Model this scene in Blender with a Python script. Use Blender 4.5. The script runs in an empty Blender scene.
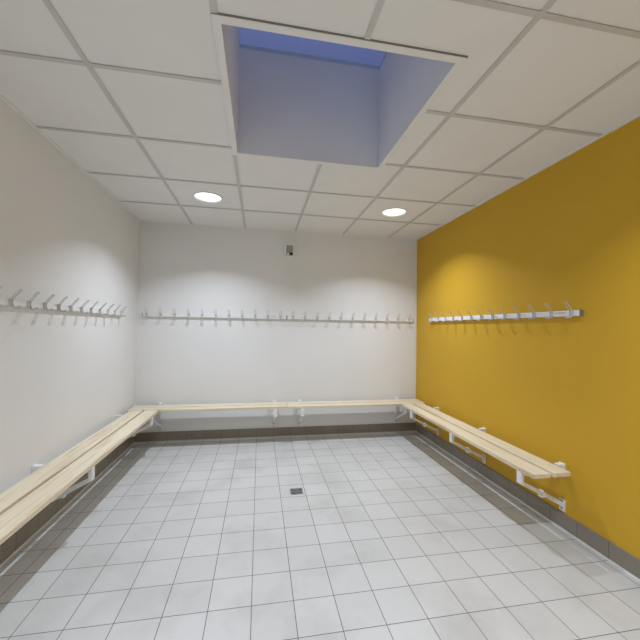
import bpy, bmesh, math, random
from mathutils import Vector, Matrix
random.seed(4)
S = bpy.context.scene
C = S.collection

# ------------------------------------------------------------------ camera
cam_d = bpy.data.cameras.new('camera')
cam = bpy.data.objects.new('camera', cam_d)
C.objects.link(cam)
cam_d.sensor_width = 36
cam_d.sensor_fit = 'HORIZONTAL'
cam_d.lens = 336.08 / 640 * 36
cam_d.clip_start = 0.02
_r = Vector((0.98413528, -0.17674415, 0.01546812))
_u = Vector((-0.01952261, -0.02122391, 0.99958412))
_f = Vector((0.17634236, 0.98402797, 0.0243377))
M = Matrix(((_r.x, _u.x, -_f.x, 0), (_r.y, _u.y, -_f.y, 0), (_r.z, _u.z, -_f.z, 1.3097), (0, 0, 0, 1)))
cam.matrix_world = M
S.camera = cam

# ------------------------------------------------------------------ world: dusk sky, seen only through the roof light
w = bpy.data.worlds.new('dusk')
S.world = w
w.use_nodes = True
bgn = w.node_tree.nodes['Background']
bgn.inputs['Color'].default_value = (0.14, 0.165, 0.36, 1)
bgn.inputs['Strength'].default_value = 1.0
# overcast dusk: the zenith is brighter than the lower sky
_wt = w.node_tree
_tc = _wt.nodes.new('ShaderNodeTexCoord')
_sp = _wt.nodes.new('ShaderNodeSeparateXYZ')
_mr = _wt.nodes.new('ShaderNodeMapRange')
_mr.inputs['From Min'].default_value = 0.55
_mr.inputs['From Max'].default_value = 1.0
_mr.inputs['To Min'].default_value = 0.66
_mr.inputs['To Max'].default_value = 2.3
_wt.links.new(_tc.outputs['Generated'], _sp.inputs[0])
_wt.links.new(_sp.outputs['Z'], _mr.inputs['Value'])
_wt.links.new(_mr.outputs['Result'], bgn.inputs['Strength'])

# ------------------------------------------------------------------ exposure
S.view_settings.view_transform = 'Standard'
S.view_settings.look = 'None'
S.view_settings.gamma = 1
S.view_settings.exposure = 0.0
LAMP_POWER = 12.6
LAMP_COLOR = (0.885, 0.965, 1.09)

# ------------------------------------------------------------------ dimensions (metres)
XL, XR, YB, YF, H = -1.36, 2.013, 4.095, -2.3, 2.489
GX, GY, G = -0.792, 4.064, 0.6          # ceiling grid
SKX0, SKX1, SKY0, SKY1, SKZ = -0.170, 0.827, 1.328, 2.312, 3.21
LAMPS = [(x, y) for y in (3.185, 0.785, -1.615) for x in (-0.488, 1.313)]


# ================================================================== materials
def new_mat(name):
    m = bpy.data.materials.new(name)
    m.use_nodes = True
    nt = m.node_tree
    return m, nt, nt.nodes['Principled BSDF']


def nd(nt, t, **kw):
    n = nt.nodes.new(t)
    for k, v in kw.items():
        setattr(n, k, v)
    return n


def mottled(name, c1, c2, scale=3.0, rough=0.6, bump=0.02, bscale=120.0, spec=0.5, metal=0.0, coat=0.0):
    m, nt, p = new_mat(name)
    tc = nd(nt, 'ShaderNodeTexCoord')
    n = nd(nt, 'ShaderNodeTexNoise')
    n.inputs['Scale'].default_value = scale
    n.inputs['Detail'].default_value = 4
    nt.links.new(tc.outputs['Object'], n.inputs['Vector'])
    cr = nd(nt, 'ShaderNodeValToRGB')
    cr.color_ramp.elements[0].position = 0.35
    cr.color_ramp.elements[1].position = 0.65
    cr.color_ramp.elements[0].color = (*c1, 1)
    cr.color_ramp.elements[1].color = (*c2, 1)
    nt.links.new(n.outputs['Fac'], cr.inputs['Fac'])
    nt.links.new(cr.outputs['Color'], p.inputs['Base Color'])
    p.inputs['Roughness'].default_value = rough
    p.inputs['Specular IOR Level'].default_value = spec
    p.inputs['Metallic'].default_value = metal
    if bump:
        n2 = nd(nt, 'ShaderNodeTexNoise')
        n2.inputs['Scale'].default_value = bscale
        n2.inputs['Detail'].default_value = 3
        nt.links.new(tc.outputs['Object'], n2.inputs['Vector'])
        b = nd(nt, 'ShaderNodeBump')
        b.inputs['Strength'].default_value = bump * 10
        b.inputs['Distance'].default_value = 0.001
        nt.links.new(n2.outputs['Fac'], b.inputs['Height'])
        nt.links.new(b.outputs['Normal'], p.inputs['Normal'])
    return m


M_WHITE = mottled('white_wall_paint', (0.825, 0.825, 0.825), (0.85, 0.85, 0.85), 1.5, 0.42, 0.03, 160)
M_YELLOW = mottled('ochre_yellow_wall_paint', (0.645, 0.375, 0.027), (0.665, 0.39, 0.030), 1.5, 0.5, 0.03, 160, 0.25)
M_TILE = mottled('ceiling_panel', (0.85, 0.84, 0.82), (0.87, 0.86, 0.84), 4, 0.85, 0.04, 260, 0.2)
M_TBAR = mottled('ceiling_grid_bar', (0.60, 0.59, 0.56), (0.63, 0.62, 0.59), 9, 0.5, 0)
M_FRAME = mottled('white_trim_paint', (0.84, 0.83, 0.80), (0.86, 0.85, 0.82), 6, 0.45, 0)
M_SHAFT = mottled('shaft_plaster', (0.80, 0.80, 0.80), (0.83, 0.83, 0.83), 3, 0.8, 0.03, 100, 0.2)
M_ENAMEL = mottled('white_enamel', (0.83, 0.83, 0.82), (0.86, 0.86, 0.85), 20, 0.3, 0)
M_HOOK = mottled('grey_white_coated_wire', (0.57, 0.56, 0.55), (0.62, 0.61, 0.60), 30, 0.35, 0)
M_DARK = mottled('dark_plastic', (0.03, 0.03, 0.03), (0.05, 0.05, 0.05), 20, 0.4, 0)
M_PLASTIC = mottled('off_white_plastic', (0.84, 0.83, 0.79), (0.87, 0.86, 0.82), 20, 0.4, 0)
M_GREYP = mottled('grey_plastic', (0.42, 0.40, 0.37), (0.47, 0.45, 0.42), 40, 0.45, 0)
M_CAP = mottled('dark_grey_plastic', (0.19, 0.18, 0.16), (0.22, 0.21, 0.19), 40, 0.45, 0)
M_STEEL = mottled('brushed_steel', (0.30, 0.30, 0.31), (0.42, 0.42, 0.43), 60, 0.35, 0, metal=0.9)
M_SEAL = mottled('pale_sealant', (0.55, 0.54, 0.50), (0.62, 0.61, 0.57), 20, 0.4, 0)
M_BOLT = mottled('zinc_bolt', (0.45, 0.44, 0.42), (0.55, 0.54, 0.52), 60, 0.35, 0, metal=0.8)


def tile_mat(name, size, ox, oy, c1, c2, grout, mortar, rough, wallx=False, wally=False):
    """square ceramic tiles with grout, laid in object space"""
    m, nt, p = new_mat(name)
    tc = nd(nt, 'ShaderNodeTexCoord')
    mp = nd(nt, 'ShaderNodeMapping')
    mp.inputs['Location'].default_value = (-ox + size * 60, -oy + size * 60, 0)
    src = tc.outputs['Object']
    if wallx or wally:       # vertical face: the run of the wall becomes u, height is far from any joint
        sp = nd(nt, 'ShaderNodeSeparateXYZ')
        cb = nd(nt, 'ShaderNodeCombineXYZ')
        nt.links.new(src, sp.inputs[0])
        nt.links.new(sp.outputs['X' if wallx else 'Y'], cb.inputs['X'])
        cb.inputs['Y'].default_value = oy + size / 2
        src = cb.outputs[0]
    nt.links.new(src, mp.inputs['Vector'])
    br = nd(nt, 'ShaderNodeTexBrick')
    br.offset = 0
    br.squash = 1
    br.inputs['Scale'].default_value = 1
    br.inputs['Brick Width'].default_value = size
    br.inputs['Row Height'].default_value = size
    br.inputs['Mortar Size'].default_value = mortar
    br.inputs['Mortar Smooth'].default_value = 0.15
    br.inputs['Color1'].default_value = (*c1, 1)
    br.inputs['Color2'].default_value = (*c2, 1)
    br.inputs['Mortar'].default_value = (*grout, 1)
    nt.links.new(mp.outputs['Vector'], br.inputs['Vector'])
    # scuffs
    n = nd(nt, 'ShaderNodeTexNoise')
    n.inputs['Scale'].default_value = 2.6
    n.inputs['Detail'].default_value = 6
    n.inputs['Roughness'].default_value = 0.6
    nt.links.new(tc.outputs['Object'], n.inputs['Vector'])
    cr = nd(nt, 'ShaderNodeValToRGB')
    cr.color_ramp.elements[0].position = 0.30
    cr.color_ramp.elements[0].color = (0.86, 0.855, 0.84, 1)
    cr.color_ramp.elements[1].position = 0.52
    cr.color_ramp.elements[1].color = (1, 1, 1, 1)
    nt.links.new(n.outputs['Fac'], cr.inputs['Fac'])
    mx = nd(nt, 'ShaderNodeMix', data_type='RGBA', blend_type='MULTIPLY')
    mx.inputs['Factor'].default_value = 1
    nt.links.new(br.outputs['Color'], mx.inputs['A'])
    nt.links.new(cr.outputs['Color'], mx.inputs['B'])
    nt.links.new(mx.outputs['Result'], p.inputs['Base Color'])
    p.inputs['Roughness'].default_value = rough
    mr = nd(nt, 'ShaderNodeMapRange')
    mr.inputs['To Min'].default_value = rough
    mr.inputs['To Max'].default_value = 0.9
    nt.links.new(br.outputs['Fac'], mr.inputs['Value'])
    nt.links.new(mr.outputs['Result'], p.inputs['Roughness'])
    b = nd(nt, 'ShaderNodeBump', invert=True)
    b.inputs['Strength'].default_value = 0.5
    b.inputs['Distance'].default_value = 0.002
    nt.links.new(br.outputs['Fac'], b.inputs['Height'])
    nt.links.new(b.outputs['Normal'], p.inputs['Normal'])
    return m


FS, FX, FY = 0.19772, -0.0122, 1.6395
M_FLOOR = tile_mat('pale_grey_floor_tile', FS, FX, FY, (0.585, 0.58, 0.565), (0.55, 0.545, 0.53), (0.16, 0.16, 0.16), 0.0019, 0.38)
SK = dict(size=FS, ox=FX, oy=0, c1=(0.285, 0.255, 0.205), c2=(0.255, 0.225, 0.18), grout=(0.13, 0.125, 0.115), mortar=0.0018, rough=0.35)
M_SKX = tile_mat('grey_skirting_tile_back', wallx=True, **SK)
SK['ox'] = FY
M_SKY = tile_mat('grey_skirting_tile_side', wally=True, **SK)


def wood_mat(name, axis):
    m, nt, p = new_mat(name)
    tc = nd(nt, 'ShaderNodeTexCoord')
    mp = nd(nt, 'ShaderNodeMapping')
    sc = [26, 26, 26]
    sc[axis] = 1.3
    mp.inputs['Scale'].default_value = sc
    nt.links.new(tc.outputs['Object'], mp.inputs['Vector'])
    oi = nd(nt, 'ShaderNodeObjectInfo')
    ad = nd(nt, 'ShaderNodeVectorMath', operation='ADD')
    ml = nd(nt, 'ShaderNodeMath', operation='MULTIPLY')
    ml.inputs[1].default_value = 37
    nt.links.new(oi.outputs['Random'], ml.inputs[0])
    nt.links.new(mp.outputs['Vector'], ad.inputs[0])
    nt.links.new(ml.outputs[0], ad.inputs[1])
    n = nd(nt, 'ShaderNodeTexNoise')
    n.inputs['Scale'].default_value = 1.0
    n.inputs['Detail'].default_value = 5
    n.inputs['Distortion'].default_value = 1.2
    nt.links.new(ad.outputs[0], n.inputs['Vector'])
    cr = nd(nt, 'ShaderNodeValToRGB')
    e = cr.color_ramp.elements
    e[0].position = 0.30
    e[0].color = (0.62, 0.48, 0.31, 1)
    e[1].position = 0.70
    e[1].color = (0.84, 0.76, 0.59, 1)
    k = e.new(0.47)
    k.color = (0.79, 0.69, 0.51, 1)
    nt.links.new(n.outputs['Fac'], cr.inputs['Fac'])
    nt.links.new(cr.outputs['Color'], p.inputs['Base Color'])
    p.inputs['Roughness'].default_value = 0.42
    b = nd(nt, 'ShaderNodeBump')
    b.inputs['Strength'].default_value = 0.15
    b.inputs['Distance'].default_value = 0.001
    nt.links.new(n.outputs['Fac'], b.inputs['Height'])
    nt.links.new(b.outputs['Normal'], p.inputs['Normal'])
    return m


M_WOOD = wood_mat('pale_pine', 0)          # grain along the bench's own x axis

M_LAMP, _nt, _p = new_mat('lit_diffuser')
_p.inputs['Base Color'].default_value = (0.8, 0.8, 0.8, 1)
_p.inputs['Emission Color'].default_value = (1, 0.985, 0.95, 1)
_p.inputs['Emission Strength'].default_value = 2.2

# roof glazing: clear pane, lightly frosted
M_GLASS, _nt, _p = new_mat('roof_glazing')
_out = _nt.nodes['Material Output']
_tr = nd(_nt, 'ShaderNodeBsdfTransparent')
_tr.inputs['Color'].default_value = (0.86, 0.90, 0.93, 1)
_gl = nd(_nt, 'ShaderNodeBsdfGlossy')
_gl.inputs['Roughness'].default_value = 0.15
_gl.inputs['Color'].default_value = (0.9, 0.95, 1, 1)
_mx = nd(_nt, 'ShaderNodeMixShader')
_mx.inputs[0].default_value = 0.06
_nt.links.new(_tr.outputs[0], _mx.inputs[1])
_nt.links.new(_gl.outputs[0], _mx.inputs[2])
_nt.links.new(_mx.outputs[0], _out.inputs['Surface'])


# ================================================================== mesh helpers
def add_box(bm, x0, x1, y0, y1, z0, z1, bevel=0.0):
    vs = [bm.verts.new(p) for p in ((x0, y0, z0), (x1, y0, z0), (x1, y1, z0), (x0, y1, z0),
                                    (x0, y0, z1), (x1, y0, z1), (x1, y1, z1), (x0, y1, z1))]
    fs = [bm.faces.new([vs[i] for i in q]) for q in
          ((0, 3, 2, 1), (4, 5, 6, 7), (0, 1, 5, 4), (1, 2, 6, 5), (2, 3, 7, 6), (3, 0, 4, 7))]
    if bevel:
        es = list({e for f in fs for e in f.edges})
        bmesh.ops.bevel(bm, geom=es, offset=bevel, segments=2, profile=0.7, affect='EDGES')


def add_prism(bm, pts, axis, a, b):
    """closed outline pts (2D) extruded along axis from a to b"""
    def mk(p, t):
        if axis == 0:
            return (t, p[0], p[1])
        if axis == 1:
            return (p[0], t, p[1])
        return (p[0], p[1], t)
    A = [bm.verts.new(mk(p, a)) for p in pts]
    B = [bm.verts.new(mk(p, b)) for p in pts]
    n = len(pts)
    bm.faces.new(A)
    bm.faces.new(B[::-1])
    for i in range(n):
        bm.faces.new((A[i], B[i], B[(i + 1) % n], A[(i + 1) % n]))


def smooth_path(pts, n=4):
    pts = [Vector(p) for p in pts]
    out = []
    ext = [pts[0] * 2 - pts[1]] + pts + [pts[-1] * 2 - pts[-2]]
    for i in range(1, len(ext) - 2):
        a, b, c, d = ext[i - 1:i + 3]
        for k in range(n):
            t = k / n
            out.append(0.5 * ((2 * b) + (c - a) * t + (2 * a - 5 * b + 4 * c - d) * t * t + (3 * b - a - 3 * c + d) * t ** 3))
    out.append(pts[-1])
    return out


def add_tube(bm, path, r, seg=8):
    path = [Vector(p) for p in path]
    rings = []
    nrm = None
    for i, p in enumerate(path):
        t = (path[min(i + 1, len(path) - 1)] - path[max(i - 1, 0)]).normalized()
        if nrm is None:
            nrm = t.orthogonal().normalized()
        nrm = (nrm - t * nrm.dot(t)).normalized()
        bn = t.cross(nrm)
        rr = r * (0.6 if i in (0, len(path) - 1) else 1)
        rings.append([bm.verts.new(p + (nrm * math.cos(2 * math.pi * k / seg) + bn * math.sin(2 * math.pi * k / seg)) * rr) for k in range(seg)])
    for a, b in zip(rings, rings[1:]):
        for k in range(seg):
            bm.faces.new((a[k], a[(k + 1) % seg], b[(k + 1) % seg], b[k]))
    bm.faces.new(rings[0][::-1])
    bm.faces.new(rings[-1])


def add_lathe(bm, prof, cx, cy, seg=48):
    """prof = [(r, z)...] around the vertical through cx, cy"""
    rings = []
    for r, z in prof:
        if r < 1e-6:
            rings.append([bm.verts.new((cx, cy, z))])
        else:
            rings.append([bm.verts.new((cx + r * math.cos(2 * math.pi * k / seg), cy + r * math.sin(2 * math.pi * k / seg), z)) for k in range(seg)])
    for a, b in zip(rings, rings[1:]):
        for k in range(seg):
            k2 = (k + 1) % seg
            if len(a) == 1:
                bm.faces.new((a[0], b[k2], b[k]))
            elif len(b) == 1:
                bm.faces.new((a[k], a[k2], b[0]))
            else:
                bm.faces.new((a[k], a[k2], b[k2], b[k]))


def obj(name, bm, m, parent=None, smooth=False, recalc=True):
    if recalc:
        bmesh.ops.recalc_face_normals(bm, faces=bm.faces)
    me = bpy.data.meshes.new(name)
    bm.to_mesh(me)
    bm.free()
    me.materials.append(m)
    if smooth:
        for p in me.polygons:
            p.use_smooth = True
    o = bpy.data.objects.new(name, me)
    C.objects.link(o)
    if parent:
        o.parent = parent
    return o


def struct(name, bm, m):
    o = obj(name, bm, m)
    o['kind'] = 'structure'
    return o


def thing(name, label, cat, loc=(0, 0, 0), rotz=0.0, group=None):
    o = bpy.data.objects.new(name, None)
    o.empty_display_size = 0.1
    C.objects.link(o)
    o.location = loc
    o.rotation_euler = (0, 0, rotz)
    o['label'] = label
    o['category'] = cat
    if group:
        o['group'] = group
    return o


def dup(root, loc, rotz, label, group):
    r = root.copy()
    C.objects.link(r)
    r.location = loc
    r.rotation_euler = (0, 0, rotz)
    r['label'] = label
    r['group'] = group
    for ch in list(root.children):
        c = ch.copy()
        C.objects.link(c)
        c.parent = r
        for g in list(ch.children):
            d = g.copy()
            C.objects.link(d)
            d.parent = c
    return r


def box_bm(*a, bevel=0.0):
    bm = bmesh.new()
    add_box(bm, *a, bevel=bevel)
    return bm


# ================================================================== room shell
T = 0.12
struct('floor', box_bm(XL - T, XR + T, YF - T, YB + T, -0.1, 0), M_FLOOR)
struct('wall_left', box_bm(XL - T, XL, YF - T, YB + T, 0, H + 0.12), M_WHITE)
struct('wall_right', box_bm(XR, XR + T, YF - T, YB + T, 0, H + 0.12), M_YELLOW)
struct('wall_back', box_bm(XL, XR, YB, YB + T, 0, H + 0.12), M_WHITE)
struct('wall_front', box_bm(XL, XR, YF - T, YF, 0, H + 0.12), M_WHITE)

# tiled skirting with a bevelled top, plus the bead of sealant at its foot
SKH, SKT = 0.108, 0.009
struct('baseboard_left', box_bm(XL, XL + SKT, YF, YB, 0, SKH, bevel=0.002), M_SKY)
struct('baseboard_right', box_bm(XR - SKT, XR, YF, YB, 0, SKH, bevel=0.002), M_SKY)
struct('baseboard_back', box_bm(XL + SKT, XR - SKT, YB - SKT, YB, 0, SKH, bevel=0.002), M_SKX)
struct('baseboard_front', box_bm(XL + SKT, XR - SKT, YF, YF + SKT, 0, SKH, bevel=0.002), M_SKX)
bm = bmesh.new()
c = 0.008
add_prism(bm, [(XL + SKT, 0), (XL + SKT + c, 0), (XL + SKT, c)], 1, YF + SKT, YB - SKT)
add_prism(bm, [(XR - SKT, 0), (XR - SKT, c), (XR - SKT - c, 0)], 1, YF + SKT, YB - SKT)
add_prism(bm, [(YB - SKT, 0), (YB - SKT, c), (YB - SKT - c, 0)], 0, XL + SKT, XR - SKT)
struct('trim_1', bm, M_SEAL)

# suspended ceiling: lay-in panels (one mesh), with the roof-light opening and the holes of the downlights
TZ = H + 0.0045
LR = 0.122
cols = [XL] + [GX + G * i for i in range(5)] + [XR]
rows = [YB]
k = 1
while GY - G * k > YF:
    rows.append(GY - G * k)
    k += 1
rows.append(YF)
rows = rows[::-1]
bm = bmesh.new()
OW = 0.015                               # the panels stop short behind the shaft lining
ys = sorted(set(rows + [SKY0 - OW, SKY1 + OW]))
xs = sorted(set(cols + [SKX0 - OW, SKX1 + OW]))
for i in range(len(xs) - 1):
    for j in range(len(ys) - 1):
        x0, x1, y0, y1 = xs[i], xs[i + 1], ys[j], ys[j + 1]
        mx_, my_ = (x0 + x1) / 2, (y0 + y1) / 2
        if SKX0 < mx_ < SKX1 and SKY0 < my_ < SKY1:
            continue
        lamp = next((l for l in LAMPS if x0 < l[0] < x1 and y0 < l[1] < y1), None)
        if lamp is None:
            bm.faces.new([bm.verts.new(p) for p in ((x0, y0, TZ), (x0, y1, TZ), (x1, y1, TZ), (x1, y0, TZ))])
            continue
        n = 48
        inner, outer = [], []
        for q in range(n):
            a = 2 * math.pi * q / n
            dx, dy = math.cos(a), math.sin(a)
            tx = ((x1 if dx > 0 else x0) - lamp[0]) / dx if abs(dx) > 1e-9 else 1e9
            ty = ((y1 if dy > 0 else y0) - lamp[1]) / dy if abs(dy) > 1e-9 else 1e9
            t = min(tx, ty)
            inner.append(bm.verts.new((lamp[0] + LR * dx, lamp[1] + LR * dy, TZ)))
            outer.append(bm.verts.new((lamp[0] + t * dx, lamp[1] + t * dy, TZ)))
        for q in range(n):
            q2 = (q + 1) % n
            bm.faces.new((inner[q], inner[q2], outer[q2], outer[q]))
        # the four corners of the panel
        for cx_, cy_ in ((x0, y0), (x1, y0), (x1, y1), (x0, y1)):
            ang = math.atan2(cy_ - lamp[1], cx_ - lamp[0]) % (2 * math.pi)
            q = int(ang / (2 * math.pi / n)) % n
            if abs(ang - 2 * math.pi * q / n) > 1e-6:
                v = bm.verts.new((cx_, cy_, TZ))
                bm.faces.new((outer[q], outer[(q + 1) % n], v))
for f in bm.faces:
    f.normal_update()
    if f.normal.z > 0:
        f.normal_flip()
me_geo = bmesh.ops.extrude_face_region(bm, geom=list(bm.faces))
for v in me_geo['geom']:
    if isinstance(v, bmesh.types.BMVert):
        v.co.z += 0.02
struct('ceiling', bm, M_TILE)
# void slab above the panels so that no outside light leaks in around the shaft
bm = bmesh.new()
zt = H + 0.12
add_box(bm, XL - T, SKX0 - 0.03, YF - T, YB + T, zt, zt + 0.05)
add_box(bm, SKX1 + 0.03, XR + T, YF - T, YB + T, zt, zt + 0.05)
add_box(bm, SKX0 - 0.03, SKX1 + 0.03, YF - T, SKY0 - 0.03, zt, zt + 0.05)
add_box(bm, SKX0 - 0.03, SKX1 + 0.03, SKY1 + 0.03, YB + T, zt, zt + 0.05)
struct('trim_2', bm, M_SHAFT)

# exposed T-bars of the grid
B2 = 0.012
bm = bmesh.new()


def tbar(x0, x1, y0, y1, dz=0.0):
    add_box(bm, x0, x1, y0, y1, H + dz, H + 0.0016 + dz)
    if x1 - x0 < 0.03:
        xm = (x0 + x1) / 2
        add_box(bm, xm - 0.001, xm + 0.001, y0, y1, H + 0.0016 + dz, TZ + 0.002)
    else:
        ym = (y0 + y1) / 2
        add_box(bm, x0, x1, ym - 0.001, ym + 0.001, H + 0.0016 + dz, TZ + 0.002)


for x in cols[1:-1]:
    if SKX0 - 0.05 < x < SKX1 + 0.05:
        tbar(x - B2, x + B2, YF, SKY0 - 0.034)
        tbar(x - B2, x + B2, SKY1 + 0.034, YB)
    else:
        tbar(x - B2, x + B2, YF, YB)
for y in rows[1:-1]:
    if SKY0 < y < SKY1:
        tbar(XL, SKX0 - 0.034, y - B2, y + B2, 0.0003)
        tbar(SKX1 + 0.034, XR, y - B2, y + B2, 0.0003)
    else:
        tbar(XL, XR, y - B2, y + B2, 0.0003)
struct('trim_3', bm, M_TBAR)
# wall angle round the edge of the ceiling
bm = bmesh.new()
wa = 0.02
add_box(bm, XL, XL + wa, YF, YB, H - 0.001, TZ + 0.001)
add_box(bm, XR - wa, XR, YF, YB, H - 0.001, TZ + 0.001)
add_box(bm, XL + wa, XR - wa, YB - wa, YB, H - 0.001, TZ + 0.001)
add_box(bm, XL + wa, XR - wa, YF, YF + wa, H - 0.001, TZ + 0.001)
struct('trim_4', bm, M_FRAME)

# roof light: plastered shaft, flange round the opening, glazing on top
W2 = 0.03
bm = bmesh.new()
for (z_a, z_b, wd) in ((H - 0.001, TZ + 0.022, 0.0145), (TZ + 0.022, SKZ + 0.03, W2)):
    add_box(bm, SKX0 - wd, SKX0, SKY0 - wd, SKY1 + wd, z_a, z_b)
    add_box(bm, SKX1, SKX1 + wd, SKY0 - wd, SKY1 + wd, z_a, z_b)
    add_box(bm, SKX0, SKX1, SKY0 - wd, SKY0, z_a, z_b)
    add_box(bm, SKX0, SKX1, SKY1, SKY1 + wd, z_a, z_b)
struct('trim_5', bm, M_SHAFT)
bm = bmesh.new()
fw = 0.034
z0, z1 = H - 0.0035, H - 0.0005
add_box(bm, SKX0 - fw, SKX0, SKY0 - fw, SKY1 + fw, z0, z1)
add_box(bm, SKX1, SKX1 + fw, SKY0 - fw, SKY1 + fw, z0, z1)
add_box(bm, SKX0, SKX1, SKY0 - fw, SKY0, z0, z1)
add_box(bm, SKX0, SKX1, SKY1, SKY1 + fw, z0, z1)
struct('trim_6', bm, M_FRAME)
# dark strip added as the shadow line between flange and panels, near side
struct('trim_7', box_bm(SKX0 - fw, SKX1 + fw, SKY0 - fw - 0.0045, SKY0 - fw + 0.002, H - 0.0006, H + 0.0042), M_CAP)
struct('window_1', box_bm(SKX0, SKX1, SKY0, SKY1, SKZ, SKZ + 0.006), M_GLASS)


# ================================================================== downlights
def downlight(x, y, label):
    t = thing('ceiling_light', label, 'light', (x, y, H), 0, 'round downlights in the ceiling')
    bm = bmesh.new()
    add_lathe(bm, [(0.112, 0.016), (0.117, -0.002), (0.121, -0.005), (0.127, -0.004), (0.128, 0.0), (0.128, 0.006), (0.121, 0.010), (0.118, 0.016), (0.112, 0.016)], 0, 0)
    obj('rim', bm, M_FRAME, t, smooth=True)
    bm = bmesh.new()
    add_lathe(bm, [(0, 0.010), (0.112, 0.010), (0.112, 0.016), (0, 0.016)], 0, 0)
    obj('diffuser', bm, M_LAMP, t)
    ld = bpy.data.lights.new('downlight_glow', 'AREA')
    ld.shape = 'DISK'
    ld.size = 0.035
    ld.energy = LAMP_POWER
    ld.color = LAMP_COLOR
    ld.spread = math.radians(121)
    lo = bpy.data.objects.new('downlight_glow', ld)
    C.objects.link(lo)
    lo.location = (0, 0, 0.004)
    lo.parent = t
    return t


downlight(*LAMPS[0], 'round lit downlight in the ceiling on the white wall side, left of the two')
downlight(*LAMPS[1], 'round lit downlight in the ceiling nearest the yellow wall, right of the two')
for q, (x, y) in enumerate(LAMPS[2:]):
    downlight(x, y, ['round downlight behind the skylight on the left side', 'round downlight behind the skylight on the yellow wall side',
                     'rearmost round downlight on the left side', 'rearmost round downlight on the yellow wall side'][q])


# ================================================================== coat racks
# local frame: x along the rail, y = out of the wall, z up, origin on the wall at the rail's lower edge height
def hook_mesh():
    bm = bmesh.new()
    # saddle plate clipped over the rail
    add_box(bm, -0.0115, 0.0115, 0.026, 0.0295, -0.004, 0.0395, bevel=0.001)
    add_box(bm, -0.0115, 0.0115, 0.014, 0.0295, 0.0375, 0.0395, bevel=0.0006)
    # long upper prong: one wire bent into a narrow loop
    g = 0.0100
    up = [(g, 0.030, 0.004), (g, 0.032, 0.032), (g, 0.0385, 0.045), (g, 0.054, 0.065), (g, 0.069, 0.0825), (g * 0.75, 0.075, 0.089),
          (0, 0.078, 0.0915), (-g * 0.75, 0.075, 0.089), (-g, 0.069, 0.0825), (-g, 0.054, 0.065), (-g, 0.0385, 0.045), (-g, 0.032, 0.032), (-g, 0.030, 0.004)]
    add_tube(bm, smooth_path(up, 3), 0.0023, 8)
    # short lower prong, a second loop turned up at its end
    lo = [(g, 0.031, 0.012), (g, 0.034, 0.000), (g, 0.043, -0.008), (g, 0.057, -0.010), (g * 0.8, 0.067, -0.005), (0, 0.071, 0.000),
          (-g * 0.8, 0.067, -0.005), (-g, 0.057, -0.010), (-g, 0.043, -0.008), (-g, 0.034, 0.000), (-g, 0.031, 0.012)]
    add_tube(bm, smooth_path(lo, 3), 0.0040, 8)
    # two rivets
    for z in (0.012, 0.030):
        add_box(bm, -0.0025, 0.0025, 0.0295, 0.031, z - 0.0025, z + 0.0025, bevel=0.0008)
    return bm


HOOK_ME = None


def coat_rack(loc, rotz, xs, x0, x1, mark, label):
    """xs: hook positions along the rail; x0..x1: rail; mark: (a, b) of the small printed strip"""
    global HOOK_ME
    t = thing('coat_rack', label, 'coat rack', loc, rotz, 'wall coat racks')
    bm = box_bm(x0, x1, 0.003, 0.026, 0.0, 0.038, bevel=0.003)
    obj('rail', bm, M_ENAMEL, t)
    for x in (x0, x1):
        s = 0.0025
        bm = box_bm(x - s, x + s, 0.002, 0.027, -0.001, 0.039, bevel=0.001)
        e = obj('end_cap', bm, M_CAP, t)
        e['label'] = 'dark grey plastic end cap'
    for xx in (x0 + 0.22, (x0 + x1) / 2 + 0.03, x1 - 0.22):
        obj('wall_spacer', box_bm(xx - 0.015, xx + 0.015, 0, 0.004, 0.008, 0.030), M_ENAMEL, t)
    e = obj('printed_strip', box_bm(mark[0], mark[1], 0.0255, 0.0266, 0.022, 0.0265), M_GREYP, t)
    e['label'] = 'thin grey printed strip'
    for x in xs:
        if HOOK_ME is None:
            h = obj('hook', hook_mesh(), M_HOOK, t, smooth=True)
            HOOK_ME = h.data
            md = None
        else:
            h = bpy.data.objects.new('hook', HOOK_ME)
            C.objects.link(h)
            h.parent = t
        h.location = (x, 0, 0)
    return t


RZ = 1.413
# back wall: local x -> -X (rotation 180), so positions are negated
hb = [-1.256 + 0.15005 * k for k in range(22)]
coat_rack((0, YB, RZ), math.pi, [-x for x in hb[:11]], -0.318, 1.298, (-0.19, -0.145),
          'white coat rack on the back wall, left one of the two joined end to end')
coat_rack((0, YB, RZ), math.pi, [-x for x in hb[11:]], -1.958, -0.326, (-1.84, -1.79),
          'white coat rack on the back wall, reaching almost to the yellow wall')
# right wall: out = -X ; local x -> +Y with rotation +90 (local y -> -X)
hr = [3.648 - 0.1495 * k for k in range(13)]
coat_rack((XR, 0, RZ), math.pi / 2, hr, 1.797, 3.715, (1.90, 1.975), 'white coat rack with wire hooks on the yellow wall')
# left wall: out = +X, local x -> -Y with rotation -90
hl = [3.565 - 0.1475 * k for k in range(13)]
coat_rack((XL, 0, RZ - 0.008), -math.pi / 2, [-y for y in hl], -3.625, -1.70, (-2.0, -1.93), 'white coat rack with wire hooks on the long white left wall')


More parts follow.
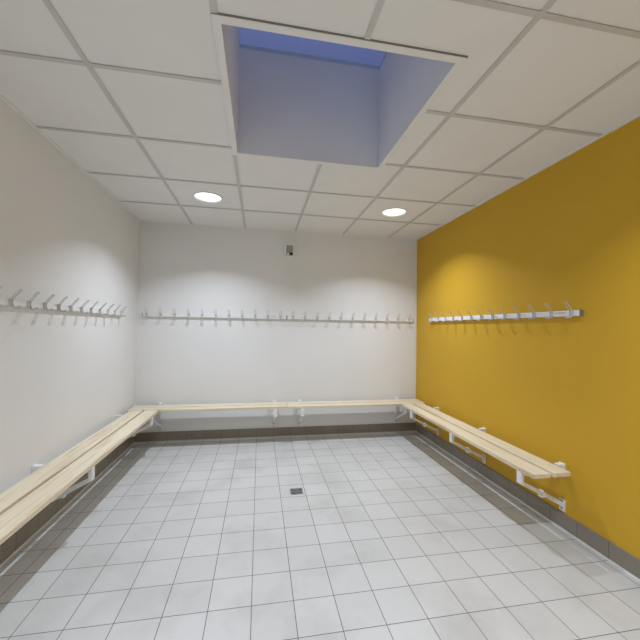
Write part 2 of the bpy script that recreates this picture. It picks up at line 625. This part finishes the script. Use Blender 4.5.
# ================================================================== wall benches
# local frame: x along the bench, y out of the wall, z up from the floor
def bracket_bms():
    w_ = 0.019
    bm = bmesh.new()
    # arm under the slats
    add_box(bm, -w_, w_, 0.006, 0.335, 0.374, 0.399, bevel=0.002)
    # front drop
    add_box(bm, -w_, w_, 0.312, 0.335, 0.322, 0.376, bevel=0.002)
    # diagonal strut back to the wall
    add_prism(bm, [(0.335, 0.322), (0.335, 0.346), (0.008, 0.182), (0.008, 0.150)], 0, -w_ * 0.95, w_ * 0.95)
    up = bmesh.new()
    add_box(up, -0.023, 0.023, 0, 0.007, 0.350, 0.436, bevel=0.002)
    add_box(up, -w_, w_, 0.006, 0.050, 0.397, 0.431, bevel=0.002)
    low = bmesh.new()
    add_box(low, -0.021, 0.021, 0, 0.009, 0.120, 0.200, bevel=0.002)
    clip = bmesh.new()
    add_box(clip, -w_ * 0.85, w_ * 0.85, 0.158, 0.178, 0.224, 0.266, bevel=0.002)
    bolts = []
    for z in (0.138, 0.182):
        bolts.append(box_bm(-0.006, 0.006, 0.009, 0.013, z - 0.006, z + 0.006, bevel=0.0015))
    return bm, up, low, clip, bolts


BR = None


def bench(loc, rotz, x0, x1, brs, label, off=0.05, sw=0.1285):
    global BR
    t = thing('bench', label, 'bench', loc, rotz, 'wall benches')
    gap = 0.021
    for k in range(2):
        a = off + k * (sw + gap)
        bm = box_bm(x0, x1, a, a + sw, 0.401, 0.427, bevel=0.003)
        obj('slat', bm, M_WOOD, t)
    for x in brs:
        if BR is None:
            b = bracket_bms()
            o = obj('bracket', b[0], M_ENAMEL, t)
            kids = [obj('upper_wall_plate', b[1], M_ENAMEL, o), obj('lower_wall_plate', b[2], M_ENAMEL, o),
                    obj('strut_clip', b[3], M_ENAMEL, o)] + [obj('bolt', q, M_BOLT, o) for q in b[4]]
            BR = (o, kids)
        else:
            o = BR[0].copy()
            C.objects.link(o)
            o.parent = t
            for q in BR[1]:
                d = q.copy()
                C.objects.link(d)
                d.parent = o
        o.location = (x, 0, 0)
    return t


bench((0, YB, 0), math.pi, -0.326, 1.335, [1.085, -0.19], 'pale wooden slatted bench on the back wall, half nearer the left corner', off=0.070, sw=0.107)
bench((0, YB, 0), math.pi, -1.990, -0.330, [-0.495, -1.745], 'pale wooden slatted bench on the back wall, half nearer the yellow wall', off=0.070, sw=0.107)
bench((XR, 0, 0), math.pi / 2, 1.825, 3.778, [1.945, 2.740, 3.535], 'pale wooden slatted bench on white brackets along the yellow wall', off=0.066, sw=0.1235)
bench((XL, 0, 0), -math.pi / 2, -3.778, -0.20, [-3.59, -2.385, -1.18], 'long pale wooden slatted bench along the white left wall', off=0.055)

# ================================================================== alarm box on the back wall
t = thing('wall_detector', 'small square off-white detector box high on the back wall under the ceiling', 'detector', (0.340, YB, 2.176))
bm = bmesh.new()
add_box(bm, -0.069, 0.069, -0.014, 0, -0.004, 0.167, bevel=0.004)
obj('base', bm, M_PLASTIC, t)
bm = bmesh.new()
add_box(bm, -0.066, -0.040, -0.048, -0.013, 0.003, 0.158, bevel=0.006)
add_box(bm, 0.040, 0.066, -0.048, -0.013, 0.003, 0.158, bevel=0.006)
add_box(bm, -0.045, 0.045, -0.048, -0.013, 0.134, 0.158, bevel=0.006)
add_box(bm, -0.045, 0.045, -0.040, -0.013, 0.004, 0.054, bevel=0.004)
obj('housing', bm, M_PLASTIC, t)
bm = box_bm(-0.045, 0.045, -0.0425, -0.039, 0.008, 0.052, bevel=0.001)
obj('lens_plate', bm, M_CAP, t)['label'] = 'dark lens plate'
bm = bmesh.new()
add_box(bm, -0.041, 0.041, -0.036, -0.013, 0.056, 0.134, bevel=0.003)
for q in range(5):
    z = 0.066 + q * 0.0135
    add_box(bm, -0.034, 0.034, -0.039, -0.034, z, z + 0.006, bevel=0.001)
e = obj('front_panel', bm, M_GREYP, t)
e['label'] = 'grey ribbed front panel'


def dome(cx, cz, r, y0, m, lab):
    bm = bmesh.new()
    bmesh.ops.create_uvsphere(bm, u_segments=20, v_segments=12, radius=r)
    for v in bm.verts:
        v.co = Vector((cx + v.co.x, y0 - abs(v.co.z) * 0.9 if v.co.z > 0 else y0 + 0.002, cz + v.co.y))
    o = obj('lens', bm, m, t, smooth=True)
    o['label'] = lab


M_CHROME = mottled('polished_reflector', (0.75, 0.78, 0.75), (0.8, 0.83, 0.8), 30, 0.12, 0, metal=1.0)
M_WET = mottled('clear_bright_lens', (0.85, 0.86, 0.84), (0.88, 0.89, 0.87), 30, 0.08, 0)
M_LENS = mottled('dark_lens', (0.035, 0.04, 0.03), (0.05, 0.055, 0.045), 30, 0.12, 0)
dome(-0.020, 0.028, 0.017, -0.040, M_WET, 'shiny round lens')
dome(0.020, 0.028, 0.017, -0.040, M_LENS, 'dark round lens')

# ================================================================== floor drain
t = thing('floor_drain', 'small square steel drain set in the middle of the tiled floor', 'drain', (0.316, 2.711, 0))
bm = bmesh.new()
s, i_ = 0.050, 0.040
add_box(bm, -s, s, -s, -i_ - 0.0, 0, 0.0025)
add_box(bm, -s, s, i_, s, 0, 0.0025)
add_box(bm, -s, -i_, -i_, i_, 0, 0.0025)
add_box(bm, i_, s, -i_, i_, 0, 0.0025)
obj('frame', bm, M_STEEL, t)
obj('well', box_bm(-i_, i_, -i_, i_, 0.0, 0.0008), M_DARK, t)
bm = bmesh.new()
add_lathe(bm, [(0.031, 0.0009), (0.031, 0.003), (0.037, 0.003), (0.037, 0.0009), (0.031, 0.0009)], 0, 0, 32)
for q in range(-3, 4):
    x = q * 0.0085
    hh = math.sqrt(max(0.0, 0.031 ** 2 - x * x))
    add_box(bm, x - 0.0022, x + 0.0022, -hh, hh, 0.0009, 0.003)
obj('grate', bm, M_STEEL, t)
